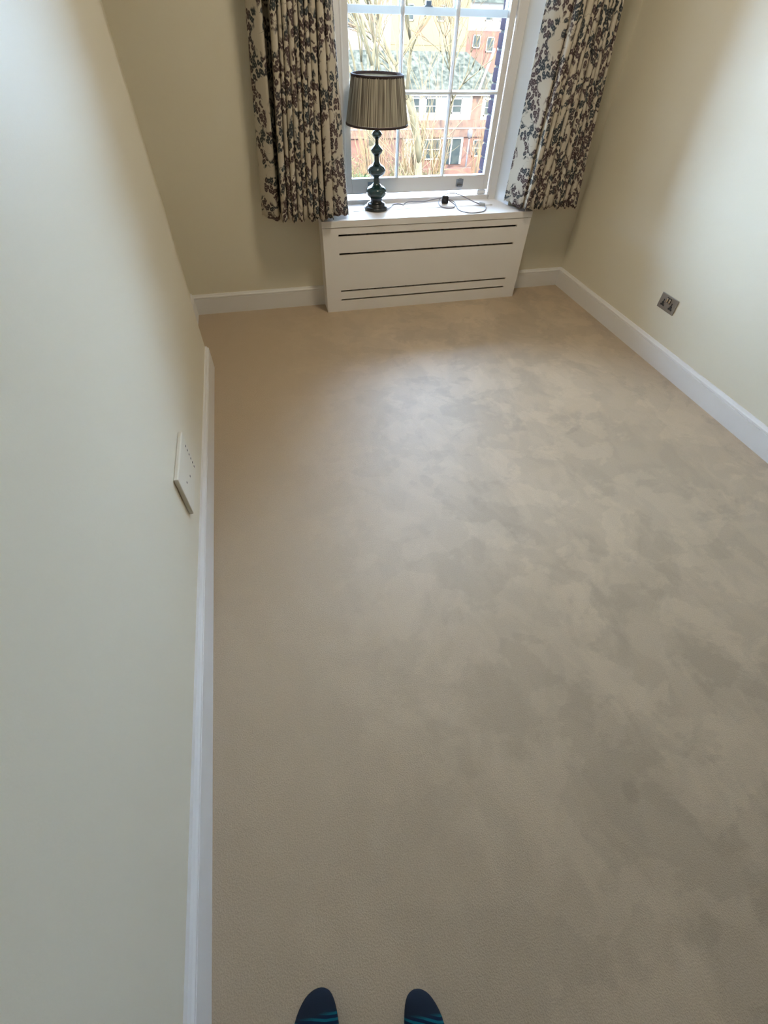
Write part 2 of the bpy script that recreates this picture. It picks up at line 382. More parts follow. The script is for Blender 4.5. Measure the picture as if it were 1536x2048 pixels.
# ------------------------------------------------------------------ radiator cover with ledge
CX0, CX1, CY, CZ = .420, 1.920, 3.258, .587
rc = empty('radiator_cover', (1.17, 3.34, 0))
tag(rc, 'white painted radiator cover with four dark horizontal slots, fixed under the sash window', 'radiator cover')
sl = [(.082, .006), (.144, .006), (.388, .0065), (.501, .0065)]
bs = []; z0 = 0
for zc, hh in sl:
    bs.append(((CX0, CY, z0), (CX1, CY+.018, zc-hh))); z0 = zc+hh
bs.append(((CX0, CY, z0), (CX1, CY+.018, .546)))
for zc, hh in sl:
    bs.append(((CX0, CY, zc-hh), (.525, CY+.018, zc+hh))); bs.append(((1.822, CY, zc-hh), (CX1, CY+.018, zc+hh)))
obj('front_panel', B(*bs), COVERW, rc)
obj('side_panel', B(((CX0, CY+.018, 0), (CX0+.018, YW, .546))), COVERW, rc)
obj('side_panel', B(((CX1-.018, CY+.018, 0), (CX1, YW, .546))), COVERW, rc)
def ledge():
    SLa, SLb, S0, S1 = .666, 1.69, 3.436, 3.447
    bm = bmesh.new()
    box(bm, (CX0-.002, CY-.003, .5495), (CX1+.002, YW, CZ))
    pl = [(XI0, YW), (XI1, YW), (XO1, YF), (XO0, YF)]
    def xr(y): t = (y-YW)/(YF-YW); return XI0+(XO0-XI0)*t, XI1+(XO1-XI1)*t
    def slab(y0, y1, xa=None, xb=None):
        a0, b0 = xr(y0); a1, b1 = xr(y1)
        if xa is not None: a0 = a1 = xa
        if xb is not None: b0 = b1 = xb
        vs = [bm.verts.new((x, y, zz)) for zz in (.5495, CZ) for x, y in ((a0, y0), (b0, y0), (b1, y1), (a1, y1))]
        for q in ((0, 1, 2, 3), (4, 5, 6, 7), (0, 1, 5, 4), (1, 2, 6, 5), (2, 3, 7, 6), (3, 0, 4, 7)): bm.faces.new([vs[i] for i in q])
    slab(YW, S0); slab(S1, YF); slab(S0, S1, None, SLa); slab(S0, S1, SLb, None)
    bmesh.ops.recalc_face_normals(bm, faces=bm.faces)
    return bm
obj('ledge', ledge(), COVERW, rc)
obj('joint_shade_strip', B(((CX0+.02, CY+.004, .544), (CX1-.02, CY+.02, .552))), DARKIN, rc)  # dark strip painted in for the shadow gap below the ledge
obj('inner_shade_sheet', B(((CX0+.02, YW-.006, .02), (CX1-.02, YW-.001, .53)), ((.60, YW-.001, .53), (1.75, YF-.01, .535))), DARKIN, rc)  # dark sheets stand in for the shade seen through the slots
obj('radiator', B(*[((.62+.06*i, 3.31, .12), (.665+.06*i, 3.38, .50)) for i in range(18)], ((.60, 3.32, .14), (1.72, 3.37, .16)), ((.60, 3.32, .46), (1.72, 3.37, .48)), bev=0), WOODIN, rc)

# ------------------------------------------------------------------ curtains
FLORAL = curtain_mat(); LINING = mat('curtain_lining', (.62, .58, .50), .9)
def curtain(name, lo_pts, hi_pts, zb, label, ztop=2.58):
    """plan polylines at z=.61 and z=1.51, extrapolated upward"""
    root = empty(name, (sum(p[0] for p in lo_pts)/len(lo_pts), 3.3, 0)); tag(root, label, 'curtain', None)
    A = catmull([(x, y, 0) for x, y in lo_pts], 7); Bp = catmull([(x, y, 0) for x, y in hi_pts], 7)
    NZ = 44; bm = bmesh.new(); uvl = bm.loops.layers.uv.new('UVMap'); grid = []; s = [0]
    for i in range(1, len(A)): s.append(s[-1]+(A[i]-A[i-1]).length)
    for j in range(NZ+1):
        t = j/NZ; row = []
        for i, (a, b) in enumerate(zip(A, Bp)):
            zb_i = zb + .008*math.sin(i*.23)+.004*math.sin(i*.9)
            z = zb_i+(ztop-zb_i)*t; k = (z-.61)/.90
            p = a.lerp(b, k) if k < 1 else b+(b-a)*(k-1)*.3
            wob = .006*noise.noise(Vector((s[i]*7, z*1.8, 3)))
            row.append(bm.verts.new((p.x+wob, p.y+wob, z)))
        grid.append(row)
    for j in range(NZ):
        for i in range(len(A)-1):
            fc = bm.faces.new((grid[j][i], grid[j][i+1], grid[j+1][i+1], grid[j+1][i]))
            for lp, (ii, jj) in zip(fc.loops, ((i, j), (i+1, j), (i+1, j+1), (i, j+1))):
                lp[uvl].uv = (s[ii], jj/NZ*(ztop-zb))
    o = obj('face_fabric', bm, FLORAL, root, True)
    md = o.modifiers.new('thickness', 'SOLIDIFY'); md.thickness = .003; md.offset = 1
    # stitched hem: a slightly thicker band turned up at the foot
    bm = bmesh.new(); rows = []
    yb = max(p[1] for p in lo_pts)
    # lining hanging behind the folds
    x0 = min(p[0] for p in lo_pts)+.05; x1 = max(p[0] for p in lo_pts)-.04
    g = []
    for j in range(13):
        t = j/12; z = zb+.03+(ztop-zb-.03)*t; row = []
        for i in range(41):
            q = i/40; h0 = min(p[0] for p in hi_pts)+.04; h1 = max(p[0] for p in hi_pts)-.04
            k = min(1, (z-.61)/.9); x = (x0*(1-k)+h0*k)*(1-q)+(x1*(1-k)+h1*k)*q
            row.append(bm.verts.new((x, 3.375+.012*math.sin(q*50), z)))
        g.append(row)
    for j in range(12):
        for i in range(40): bm.faces.new((g[j][i], g[j][i+1], g[j+1][i+1], g[j+1][i]))
    obj('lining', bm, LINING, root, True)
    return root
def pleats(xs_, yf, yb, sharp=.006):
    pts = []
    for k in range(len(xs_)-1):
        a, b = xs_[k], xs_[k+1]; w_ = b-a; g = w_*.20
        y1 = yf + .008*math.sin(k*2.1)
        pts += [(a+g, yb), (a+g*.6, y1+.022), (a+w_*.28, y1+.001), (a+w_*.70, y1), (b-g*.6, y1+.020), (b-g, yb)]
    return pts
LX = [.165, .205, .236, .268, .302, .334, .368, .405, .440, .497]
hX = [.240, .276, .298, .324, .354, .378, .403, .427, .470, .505]
LX = [x+.0 for x in LX]
lo_ = [(.062, 3.375), (.058, 3.335), (.10, 3.285), (.150, 3.262), (.160, 3.31)]+pleats(LX, 3.215, 3.365)+[(.503, 3.25), (.55, 3.262), (.597, 3.300), (.612, 3.34)]
hi_ = [(.142, 3.375), (.137, 3.335), (.165, 3.30), (.198, 3.275), (.210, 3.31)]+pleats(hX, 3.235, 3.36)+[(.511, 3.262), (.535, 3.275), (.556, 3.305), (.566, 3.345)]
curtain('curtain', lo_, hi_, .612, 'left curtain of dark floral sprigs on cream, hanging behind the table lamp')
LX = [1.832, 1.870, 1.905, 1.955, 1.990, 2.05, 2.085, 2.12, 2.16, 2.20, 2.235]
hX = [1.880, 1.910, 1.940, 1.978, 2.003, 2.045, 2.07, 2.093, 2.12, 2.142, 2.165]
lo_ = [(1.768, 3.425), (1.782, 3.38), (1.800, 3.325), (1.818, 3.27), (1.829, 3.262)]+pleats(LX, 3.215, 3.36)+[(2.240, 3.26), (2.262, 3.30), (2.255, 3.35)]
hi_ = [(1.790, 3.425), (1.806, 3.38), (1.830, 3.330), (1.855, 3.295), (1.872, 3.285)]+pleats(hX, 3.24, 3.36)+[(2.170, 3.275), (2.19, 3.31), (2.183, 3.35)]
curtain('curtain', lo_, hi_, .612, 'right curtain of dark floral sprigs on cream, its lit inner edge beside the window reveal')
rl = empty('curtain_rail', (1.17, 3.33, 2.61)); tag(rl, 'white curtain rail on the wall above the sash window', 'curtain rail')
bm = bmesh.new(); tube(bm, [(-.1, 3.33, 2.61), (2.35, 3.33, 2.61)], .014, 12); obj('rail', bm, WHITE, rl, True)
for x in (0, 1.17, 2.3): obj('bracket', B(((x-.01, 3.33, 2.60), (x+.01, YW, 2.62))), WHITE, rl)

# ------------------------------------------------------------------ table lamp
LC = (.832, 3.468)
lamp = empty('table_lamp', (LC[0], LC[1], CZ))
tag(lamp, 'tall table lamp with turned dark green base and pleated beige shade, on the window ledge', 'lamp')
bm = bmesh.new()
lathe(bm, [(.001, .5872), (.078, .5872), (.081, .591), (.081, .600), (.077, .606), (.066, .609), (.063, .612), (.0625, .620), (.055, .625), (.044, .629), (.0405, .636), (.040, .650), (.041, .657)], LC, 56, False)
obj('foot', bm, LAMPB, lamp, True)
bm = bmesh.new()
body = [(.041, .655), (.052, .660), (.0635, .673), (.0675, .688), (.064, .703), (.052, .714), (.034, .723), (.0235, .733), (.0200, .746), (.0195, .760), (.0215, .767),
        (.034, .775), (.050, .786), (.057, .800), (.056, .812), (.044, .826), (.026, .837), (.0175, .849), (.0155, .862), (.0165, .872), (.021, .882), (.032, .893), (.0375, .905), (.036, .913), (.024, .924),
        (.0135, .934), (.0105, .946), (.0105, .956), (.016, .966), (.027, .975), (.0315, .984), (.028, .993), (.016, 1.003), (.0095, 1.012), (.0085, 1.025), (.0085, 1.04)]
lathe(bm, [(r, z) for r, z in [(p.x, p.y) for p in catmull([(a, b, 0) for a, b in body], 4)]], LC, 56, False)
obj('turned_column', bm, LAMPG, lamp, True)
bm = bmesh.new(); lathe(bm, [(.013, 1.04), (.017, 1.045), (.017, 1.10), (.012, 1.105)], LC, 24); obj('lamp_holder', bm, SILVER, lamp, True)
bm = bmesh.new(); lathe(bm, [(.010, 1.105), (.014, 1.12), (.026, 1.145), (.030, 1.165), (.024, 1.185), (.010, 1.197), (.001, 1.2)], LC, 24, False); obj('light_bulb', bm, mat('bulb_glass', (.8, .8, .78), .3), lamp, True)
# pleated shade
def shade():
    bm = bmesh.new(); uvl = bm.loops.layers.uv.new('UVMap'); SEG = 480; NR = 6; rr = random.Random(3)
    amp = []; a = 0
    ph = [rr.uniform(.6, 1.6) for _ in range(96)]; tot = sum(ph); acc = 0; edges = [0]
    for p in ph: acc += p/tot; edges.append(acc)
    def rad(u):
        import bisect
        k = max(0, min(95, bisect.bisect(edges, u)-1)); t = (u-edges[k])/(edges[k+1]-edges[k])
        return .0032*(abs(math.sin(math.pi*t))**.7)*(.5+ph[k]/2)
    rings = []
    for j in range(NR+1):
        t = j/NR; z = 1.040+.212*t; r = .1855+(.1500-.1855)*t
        rings.append([bm.verts.new((LC[0]+(r+rad(i/SEG))*math.cos(2*math.pi*i/SEG), LC[1]+(r+rad(i/SEG))*math.sin(2*math.pi*i/SEG), z)) for i in range(SEG)])
    for j in range(NR):
        for i in range(SEG):
            fc = bm.faces.new((rings[j][i], rings[j][(i+1) % SEG], rings[j+1][(i+1) % SEG], rings[j+1][i]))
            for lp, (ii, jj) in zip(fc.loops, ((i, j), (i+1, j), (i+1, j+1), (i, j+1))): lp[uvl].uv = (ii/SEG, jj/NR)
    return bm
sh = obj('lamp_shade', shade(), shade_mat(), lamp, True)
SHIN = mat('shade_inner', (.62, .60, .50), .8)
bm = bmesh.new(); lathe(bm, [(.184, 1.040), (.1485, 1.252)], LC, 64, False); obj('shade_lining', bm, SHIN, sh, True)
for z, r, hgt in ((1.250, .1505, .010), (1.036, .1865, .007)):
    bm = bmesh.new(); lathe(bm, [(r-.003, z-hgt), (r+.0045, z-hgt), (r+.0055, z), (r+.004, z+.003), (r-.003, z+.003), (r-.003, z-hgt)], LC, 96, False)
    obj('trim_band', bm, BRAID, sh, True)
bm = bmesh.new()
for k in range(3):
    a = 2*math.pi*k/3+.3; tube(bm, [(LC[0], LC[1], 1.105), (LC[0]+.148*math.cos(a), LC[1]+.148*math.sin(a), 1.235)], .0015, 6)
obj('shade_carrier', bm, SILVER, lamp, True)
# flex, inline switch and plug
Z = .5905
flexp = [(.905, 3.445, Z), (.935, 3.48, Z), (.966, 3.532, Z), (1.0, 3.553, Z), (1.028, 3.545, Z), (1.042, 3.522, Z), (1.055, 3.545, Z), (1.092, 3.566, .597), (1.15, 3.568, .595), (1.216, 3.568, Z+.004), (1.27, 3.565, .603),
         (1.323, 3.555, .612), (1.362, 3.54, .612), (1.395, 3.49, .600), (1.402, 3.44, .595), (1.375, 3.405, Z), (1.33, 3.405, Z), (1.300, 3.44, Z), (1.300, 3.50, Z+.004), (1.320, 3.548, .605), (1.352, 3.568, .622), (1.396, 3.572, .634), (1.440, 3.57, .634), (1.49, 3.56, .622), (1.535, 3.53, .606), (1.575, 3.475, .596), (1.592, 3.452, .594)]
bm = bmesh.new(); tube(bm, catmull(flexp, 6), .0032, 8); obj('flex', bm, CABLE, lamp, True)
flex2 = [(1.618, 3.418, .594), (1.610, 3.37, Z), (1.575, 3.31, Z), (1.53, 3.28, Z), (1.464, 3.272, Z), (1.42, 3.302, Z), (1.398, 3.36, Z), (1.402, 3.42, .598), (1.408, 3.47, .604), (1.398, 3.515, .606), (1.378, 3.54, .606)]
bm = bmesh.new(); tube(bm, catmull(flex2, 6), .0032, 8); obj('flex', bm, CABLE, lamp, True)
sw = B(((-.009, -.021, -.001), (.009, .021, .017)), bev=.004)
bmesh.ops.rotate(sw, verts=sw.verts, matrix=Matrix.Rotation(.65, 3, 'Z')); bmesh.ops.translate(sw, verts=sw.verts, vec=(1.605, 3.435, .589))
obj('inline_switch', sw, CLEAR, lamp, True)
pb = B(((-.024, -.012, .0), (.024, .012, .046)), ((-.016, -.018, .012), (.016, -.011, .034)), bev=.006)
bmesh.ops.rotate(pb, verts=pb.verts, matrix=Matrix.Rotation(-.3, 3, 'Z')); bmesh.ops.translate(pb, verts=pb.verts, vec=(1.352, 3.520, .588))
pl = obj('plug', pb, PLUGB, lamp, True)
for dx, dz in ((0, .036), (-.011, .014), (.011, .014)):
    b_ = B(((1.352+dx-.002, 3.531, .588+dz-.003), (1.352+dx+.002, 3.55, .588+dz+.003))); obj('plug_pin', b_, SILVER, pl)

# ------------------------------------------------------------------ double socket on the right wall
sk = empty('power_socket', (XR, 2.228, .347)); tag(sk, 'nickel double power socket on the right wall above the skirting board', 'socket')
obj('face_plate', B(((XR-.005, 2.155, .304), (XR, 2.301, .390)), bev=.0015), NICKEL, sk)
for s in (1, -1):
    yc = 2.228+s*.036
    bl = [((XR-.0062, yc-.0035, .343), (XR-.0048, yc+.0035, .361)), ((XR-.0062, yc-.016, .3225), (XR-.0048, yc-.006, .3315)), ((XR-.0062, yc+.006, .3225), (XR-.0048, yc+.016, .3315)),
          ((XR-.0058, yc-.009, .324), (XR-.0047, yc+.009, .345))]
    obj('pin_inlet', B(*bl), HOLE, sk)
    r_ = obj('rocker_switch', B(((XR-.010, 2.228+s*.0105-.0055, .352), (XR-.004, 2.228+s*.0105+.0055, .376)), bev=.0015), SILVER, sk)
    obj('switch_surround', B(((XR-.0056, 2.228+s*.0105-.0085, .349), (XR-.0046, 2.228+s*.0105+.0085, .379))), HOLE, r_)
# white box on the left wall
bx = empty('wall_box', (XL, 1.315, .35)); tag(bx, 'white plastic box with small black holes on the left wall above the skirting board', 'wall plate')
obj('housing', B(((XL, 1.181, .262), (XL+.016, 1.447, .440)), bev=.004), PLASTIC, bx)
for k in range(6): 
    z = .393-k*.0212; obj('hole', B(((XL+.0155, 1.412, z-.003), (XL+.0166, 1.421, z+.003))), HOLE, bx)
for y, z in ((1.319, .326), (1.256, .354)): obj('hole', B(((XL+.0155, y-.004, z-.003), (XL+.0166, y+.004, z+.003))), HOLE, bx)

# unseen fixture added around the ceiling light: rim round a luminous opening
cl = empty('added_ceiling_lamp', (1.05, 2.25, H)); tag(cl, 'added round white flush ceiling lamp above the middle of the carpet, out of the frame', 'ceiling lamp')
bm = bmesh.new(); lathe(bm, [(.215, H-.001), (.240, H-.001), (.240, H-.10), (.226, H-.11), (.215, H-.10)], (1.05, 2.25), 48, False); obj('rim', bm, WHITE, cl, True)
bm = bmesh.new(); lathe(bm, [(.001, H-.004), (.214, H-.004), (.214, H-.02), (.001, H-.02)], (1.05, 2.25), 48, False); obj('reflector', bm, WHITE, cl)

# ------------------------------------------------------------------ the photographer's socked feet and legs
def sock_mat():
    m = mat('striped_sock', (.01, .02, .03), .9, spec=.1, bump=(500, .4)); nt = m.node_tree; b = nt.nodes['Principled BSDF']; L = nt.links; N = nt.nodes.new
    t = N('ShaderNodeTexCoord'); mp = N('ShaderNodeMapping'); mp.inputs['Rotation'].default_value = (0, 0, -.22); L.new(t.outputs['UV'], mp.inputs[0])
    wv = N('ShaderNodeTexWave'); wv.bands_direction = 'Y'; wv.inputs['Scale'].default_value = 34; wv.inputs['Distortion'].default_value = 1.2; wv.inputs['Detail'].default_value = 1; L.new(mp.outputs[0], wv.inputs['Vector'])
    r = N('ShaderNodeValToRGB'); r.color_ramp.elements[0].position = .45; r.color_ramp.elements[1].position = .7
    r.color_ramp.elements[0].color = (.004, .012, .03, 1); r.color_ramp.elements[1].color = (.005, .085, .11, 1); L.new(wv.outputs['Fac'], r.inputs[0])
    sx = N('ShaderNodeSeparateXYZ'); L.new(t.outputs['UV'], sx.inputs[0])
    k = N('ShaderNodeMapRange'); k.inputs['From Min'].default_value = .036; k.inputs['From Max'].default_value = .044; L.new(sx.outputs['Y'], k.inputs['Value'])
    mx = N('ShaderNodeMix'); mx.data_type = 'RGBA'; mx.inputs['A'].default_value = (.012, .017, .026, 1); L.new(k.outputs[0], mx.inputs['Factor']); L.new(r.outputs[0], mx.inputs['B'])
    L.new(mx.outputs['Result'], b.inputs['Base Color']); return m
SOCK = sock_mat(); TROU = mat('navy_trousers', (.02, .025, .04), .9, bump=(200, .3))
per = empty('person', (-.05, -.40, 0)); tag(per, 'person standing on the carpet in teal-striped dark socks, only the toes in view', 'person')
def foot(side, tx, ty, turn, wide):
    # sections from the toe tip back to the heel, then up the ankle: (along, height centre, half width, half height, sideways)
    S = [(0, .016, .006, .006, .012), (.005, .018, .021, .012, .011), (.015, .021, .031, .0175, .009), (.032, .024, .040, .021, .005), (.056, .027, .047, .0245, .001), (.09, .031, .048, .029, .0), (.125, .037, .041, .035, .001),
         (.160, .046, .036, .044, -.002), (.190, .058, .034, .053, -.003)]
    bm = bmesh.new(); uvl = bm.loops.layers.uv.new('UVMap'); rings = []; SEG = 24
    def ring(c, ax, ay, n1, n2):
        out = []
        for k in range(SEG):
            a = 2*math.pi*k/SEG; ca, sa = math.cos(a), math.sin(a)
            p = c+ax*(n1*math.copysign(abs(ca)**.85, ca))+ay*(n2*math.copysign(abs(sa)**.85, sa))
            p.z = max(p.z, .002); out.append(bm.verts.new(p))
        return out
    X = Vector((1, 0, 0)); Zv = Vector((0, 0, 1)); ln = []
    for a, zc, hw, hh, sx in S:
        rings.append(ring(Vector((sx*side, -a, zc)), X, Zv, hw*wide, hh)); ln.append(a)
    # heel and shank
    for (y, z, hw, hl, tilt) in ((-.207, .075, .034, .058, .75), (-.213, .105, .036, .050, .35), (-.215, .14, .038, .046, .1), (-.213, .19, .041, .046, 0), (-.210, .26, .047, .052, 0)):
        d = Vector((0, -math.cos(tilt), 0))+Vector((0, 0, math.sin(tilt)))
        rings.append(ring(Vector((0, y, z)), X, Vector((0, math.cos(math.pi-tilt), math.sin(tilt))) if tilt else Vector((0, -1, 0)), hw, hl)); ln.append(ln[-1]+.04)
    for j, (a, b) in enumerate(zip(rings, rings[1:])):
        for k in range(SEG):
            fc = bm.faces.new((a[k], a[(k+1) % SEG], b[(k+1) % SEG], b[k]))
            for lp, (jj, kk) in zip(fc.loops, ((j, k), (j, k+1), (j+1, k+1), (j+1, k))):
                lp[uvl].uv = (lp.vert.co.x, ln[jj])
    bm.faces.new(rings[0][::-1]); bm.faces.new(rings[-1]); bmesh.ops.recalc_face_normals(bm, faces=bm.faces)
    bmesh.ops.rotate(bm, verts=bm.verts, matrix=Matrix.Rotation(turn, 3, 'Z')); bmesh.ops.translate(bm, verts=bm.verts, vec=(tx, ty, 0))
    o = obj('sock', bm, SOCK, per, True); md = o.modifiers.new('s', 'SUBSURF'); md.levels = 1; md.render_levels = 1
foot(1, -.168, -.142, -.04, 1.12); foot(-1, .078, -.202, -.19, 1.0)
# trousers: one skinned surface from the ankles to the waist
bm = bmesh.new(); me = bpy.data.meshes.new('trousers')
J = [(-.04, -.42, .95), (-.04, -.41, .86), (-.135, -.40, .80), (-.165, -.37, .47), (-.135, -.36, .20), (.055, -.42, .80), (.10, -.42, .47), (.05, -.42, .20)]
me.from_pydata([(a+.05, b+.40, c) for a, b, c in J], [(0, 1), (1, 2), (2, 3), (3, 4), (1, 5), (5, 6), (6, 7)], []); me.materials.append(TROU)
tro = bpy.data.objects.new('trousers', me); C.objects.link(tro); tro.parent = per
md = tro.modifiers.new('skin', 'SKIN'); md.use_smooth_shade = True
for v, r in zip(me.skin_vertices[0].data, ((.15, .11), (.16, .12), (.10, .10), (.075, .075), (.065, .065), (.10, .10), (.075, .075), (.065, .065))): v.radius = r
me.skin_vertices[0].data[1].use_root = True
tro.modifiers.new('sub', 'SUBSURF').levels = 2

# ------------------------------------------------------------------ outside, seen far below through the window
GZ = -12.0
LAWN = mat('dull_lawn', (0.0339, 0.0310, 0.0155), .95, spec=.03, vary=(.15, (0.0596, 0.0470, 0.0280), 6))
BRK = mat('red_brick', (0.0551, 0.0260, 0.0190), .9, spec=.03, vary=(1.2, (0.0676, 0.0367, 0.0253), 5))
TILEH = mat('hung_tiles', (0.0507, 0.0289, 0.0204), .9, spec=.03, vary=(2.5, (0.0757, 0.0443, 0.0293), 6))
RENDER = mat('white_render', (0.1424, 0.1136, 0.0896), .8, spec=.03)
CREAM = mat('cream_render', (0.0882, 0.0618, 0.0310), .8, spec=.03, vary=(.5, (0.0735, 0.0552, 0.0312), 4))
ROOF = mat('grey_green_roof', (0.0106, 0.0109, 0.0078), .9, spec=.03, vary=(2.2, (0.0350, 0.0321, 0.0229), 8))
PAINT = mat('white_window_paint', (0.1656, 0.1368, 0.1152), .5, spec=.03)
PANE = mat('dark_pane', (0.0132, 0.0155, 0.0149), .15, spec=.03, vary=(.8, (0.0217, 0.0228, 0.0188), 2))
GRASSY = mat('bush_leaves', (0.0382, 0.0382, 0.0141), .9, spec=.03, vary=(1.5, (0.0721, 0.0566, 0.0274), 4))
BARK = mat('sunlit_bark', (0.0360, 0.0280, 0.0165), .9, spec=.03, vary=(1.1, (0.0632, 0.0495, 0.0277), 4))
TWIG = mat('twig_bark', (0.0721, 0.0542, 0.0263), .9, spec=.03, vary=(.6, (0.0596, 0.0332, 0.0200), 4))
POST = mat('post_grey', (0.0522, 0.0453, 0.0436), .6, spec=.03)
struct('ground', B(((-160, 5, GZ-.5), (220, 320, GZ))), LAWN).name = 'floor_1'
def window_far(parent, x0, x1, z0, z1, y, rail=True):
    t = .09
    b_ = [((x0, y-.08, z0), (x1, y+.02, z0+t*1.4)), ((x0, y-.08, z1-t), (x1, y+.02, z1)), ((x0, y-.08, z0), (x0+t, y+.02, z1)), ((x1-t, y-.08, z0), (x1, y+.02, z1))]
    if rail: b_.append(((x0+t, y-.07, (z0+z1)/2-.035), (x1-t, y+.01, (z0+z1)/2+.035)))
    fr = obj('window', B(*b_), PAINT, parent)
    obj('pane', B(((x0+t*.5, y-.03, z0+t*.5), (x1-t*.5, y+.015, z1-t*.5))), PANE, fr)
# near terrace
Y0 = 65.0
hs = empty('terraced_house', (26, Y0, GZ)); tag(hs, 'brick terraced house with white upper storey, tiled apron and grey roof, opposite the window', 'house')
obj('wall', B(((4, Y0, GZ), (48, Y0+8, -8.66))), BRK, hs)
obj('upper_storey', B(((4, Y0-.05, -7.12), (27.0, Y0+8, -4.95)), ((28.3, Y0-.05, -7.3), (48, Y0+8, -4.95))), RENDER, hs)
obj('tile_apron', B(((4, Y0-.25, -8.66), (48, Y0+8, -7.80)), ((4, Y0-.12, -7.86), (48, Y0+8, -7.12)), ((27.0, Y0-.04, -7.12), (28.3, Y0+8, -4.95))), TILEH, hs)
obj('string_course', B(((4, Y0-.32, -7.90), (48, Y0-.05, -7.80))), PAINT, hs)
obj('gutter', B(((3.8, Y0-.45, -5.0), (48, Y0+.1, -4.72))), PAINT, hs)
def roof(parent, x0, x1, y0, y1, ze, zr, m, hip=4):
    bm = bmesh.new(); ym = (y0+y1)/2
    v = [bm.verts.new(p) for p in ((x0, y0, ze), (x1, y0, ze), (x1, y1, ze), (x0, y1, ze), (x0+hip, ym, zr), (x1-hip, ym, zr))]
    for q in ((0, 1, 5, 4), (1, 2, 5), (2, 3, 4, 5), (3, 0, 4), (0, 3, 2, 1)): bm.faces.new([v[i] for i in q])
    bmesh.ops.recalc_face_normals(bm, faces=bm.faces)
    return obj('roof', bm, m, parent)
rf = roof(hs, 3.5, 31.8, Y0-.4, Y0+9, -4.8, -1.75, ROOF, 4.5)
bm = bmesh.new(); tube(bm, [(27.0, Y0-1.4, -4.6), (31.5, Y0+6, -1.6)], .14, 6); obj('verge', bm, mat('pale_verge', (0.0845, 0.0731, 0.0565), .8, spec=.03), hs)
rf2 = roof(hs, 31.0, 50, Y0-.4, Y0+9, -4.8, -1.9, ROOF, 3)
# windows and doors of the near terrace
for (a, b, c, d) in ((21.4, 23.55, -10.8, -8.82), (27.8, 29.25, -10.6, -8.95), (24.55, 25.75, -6.55, -5.25), (19.5, 20.6, -6.6, -5.2), (21.3, 22.6, -6.6, -5.2), (28.6, 30.2, -6.8, -5.3), (15.3, 17.2, -6.6, -5.2), (11, 12.6, -6.6, -5.2), (33, 34.6, -10.6, -9), (36, 37.6, -6.6, -5.3)):
    window_far(hs, a, b, c, d, Y0-.06)
dr = obj('door', B(((24.0, Y0-.05, -11.3), (24.9, Y0+.02, -8.82))), PANE, hs)
obj('door_frame', B(((24.9, Y0-.12, -11.3), (25.05, Y0+.02, -8.8)), ((26.2, Y0-.12, -11.3), (26.45, Y0+.02, -8.8)), ((23.5, Y0-.12, -8.85), (26.45, Y0+.02, -8.68)), bev=0), PAINT, hs)
obj('door', B(((25.05, Y0-.08, -11.3), (26.2, Y0+.02, -8.85))), PANE, hs)
obj('white_panel', B(((18.9, Y0-.6, -11.2), (20.1, Y0, -8.75))), RENDER, hs)
fw = obj('garden_wall', B(((14, 60.8, GZ), (46, 61.1, -10.9))), BRK); tag(fw, 'low red brick garden wall in front of the terraced house', 'wall')
lp = empty('lamp_post', (26.6, 62, GZ)); tag(lp, 'grey street lamp post before the terraced house', 'lamp post')
bm = bmesh.new(); tube(bm, [(26.0, 62, GZ), (26.0, 62, -8.4)], [.12, .09], 8); obj('post', bm, POST, lp, True)
bm = bmesh.new(); lathe(bm, [(.1, -8.4), (.28, -8.2), (.30, -7.7), (.12, -7.5)], (26.0, 62), 12); obj('lantern', bm, POST, lp, True)
# second row, higher up the hill behind
Y1 = 92.0
def house2(x0, x1, zb, zm, zt, mw, mb, label, wins, y=Y1, rooft=None):
    h = empty('background_house', ((x0+x1)/2, y, GZ)); tag(h, label, 'house')
    obj('wall', B(((x0, y, GZ), (x1, y+8, zm))), mb, h); obj('upper_wall', B(((x0, y-.05, zm), (x1, y+8, zt))), mw, h)
    for wd in wins: window_far(h, *wd, y-.1, rail=False)
    roof(h, x0, x1, y-.5, y+8.5, zt, zt+2.4, ROOF if rooft is None else rooft, 3)
    return h
house2(36.0, 45, -3, -.6, 2.2, RENDER, BRK, 'red brick house with white upper storey and bright windows, furthest right beyond the grey roof', [(37.0, 38.2, -2.4, -1.0), (39.3, 40.5, -2.8, -1.2), (41.2, 43.6, -2.6, -1.0), (38.6, 39.8, .4, 1.6), (41, 42.2, .4, 1.6)])
house2(24.0, 36.0, -3, -2.2, 3.5, CREAM, CREAM, 'cream house wall with sunlit yellow render behind the middle window panes', [(26, 27.4, .2, 1.8), (31, 32.2, .2, 1.8)])
house2(13, 24.0, -3, -2.0, 3.0, RENDER, RENDER, 'white rendered house with grey windows, leftmost of the row behind the grey roof', [(17.2, 19.0, -.8, 1.4), (21, 22.4, -.8, 1.0)])
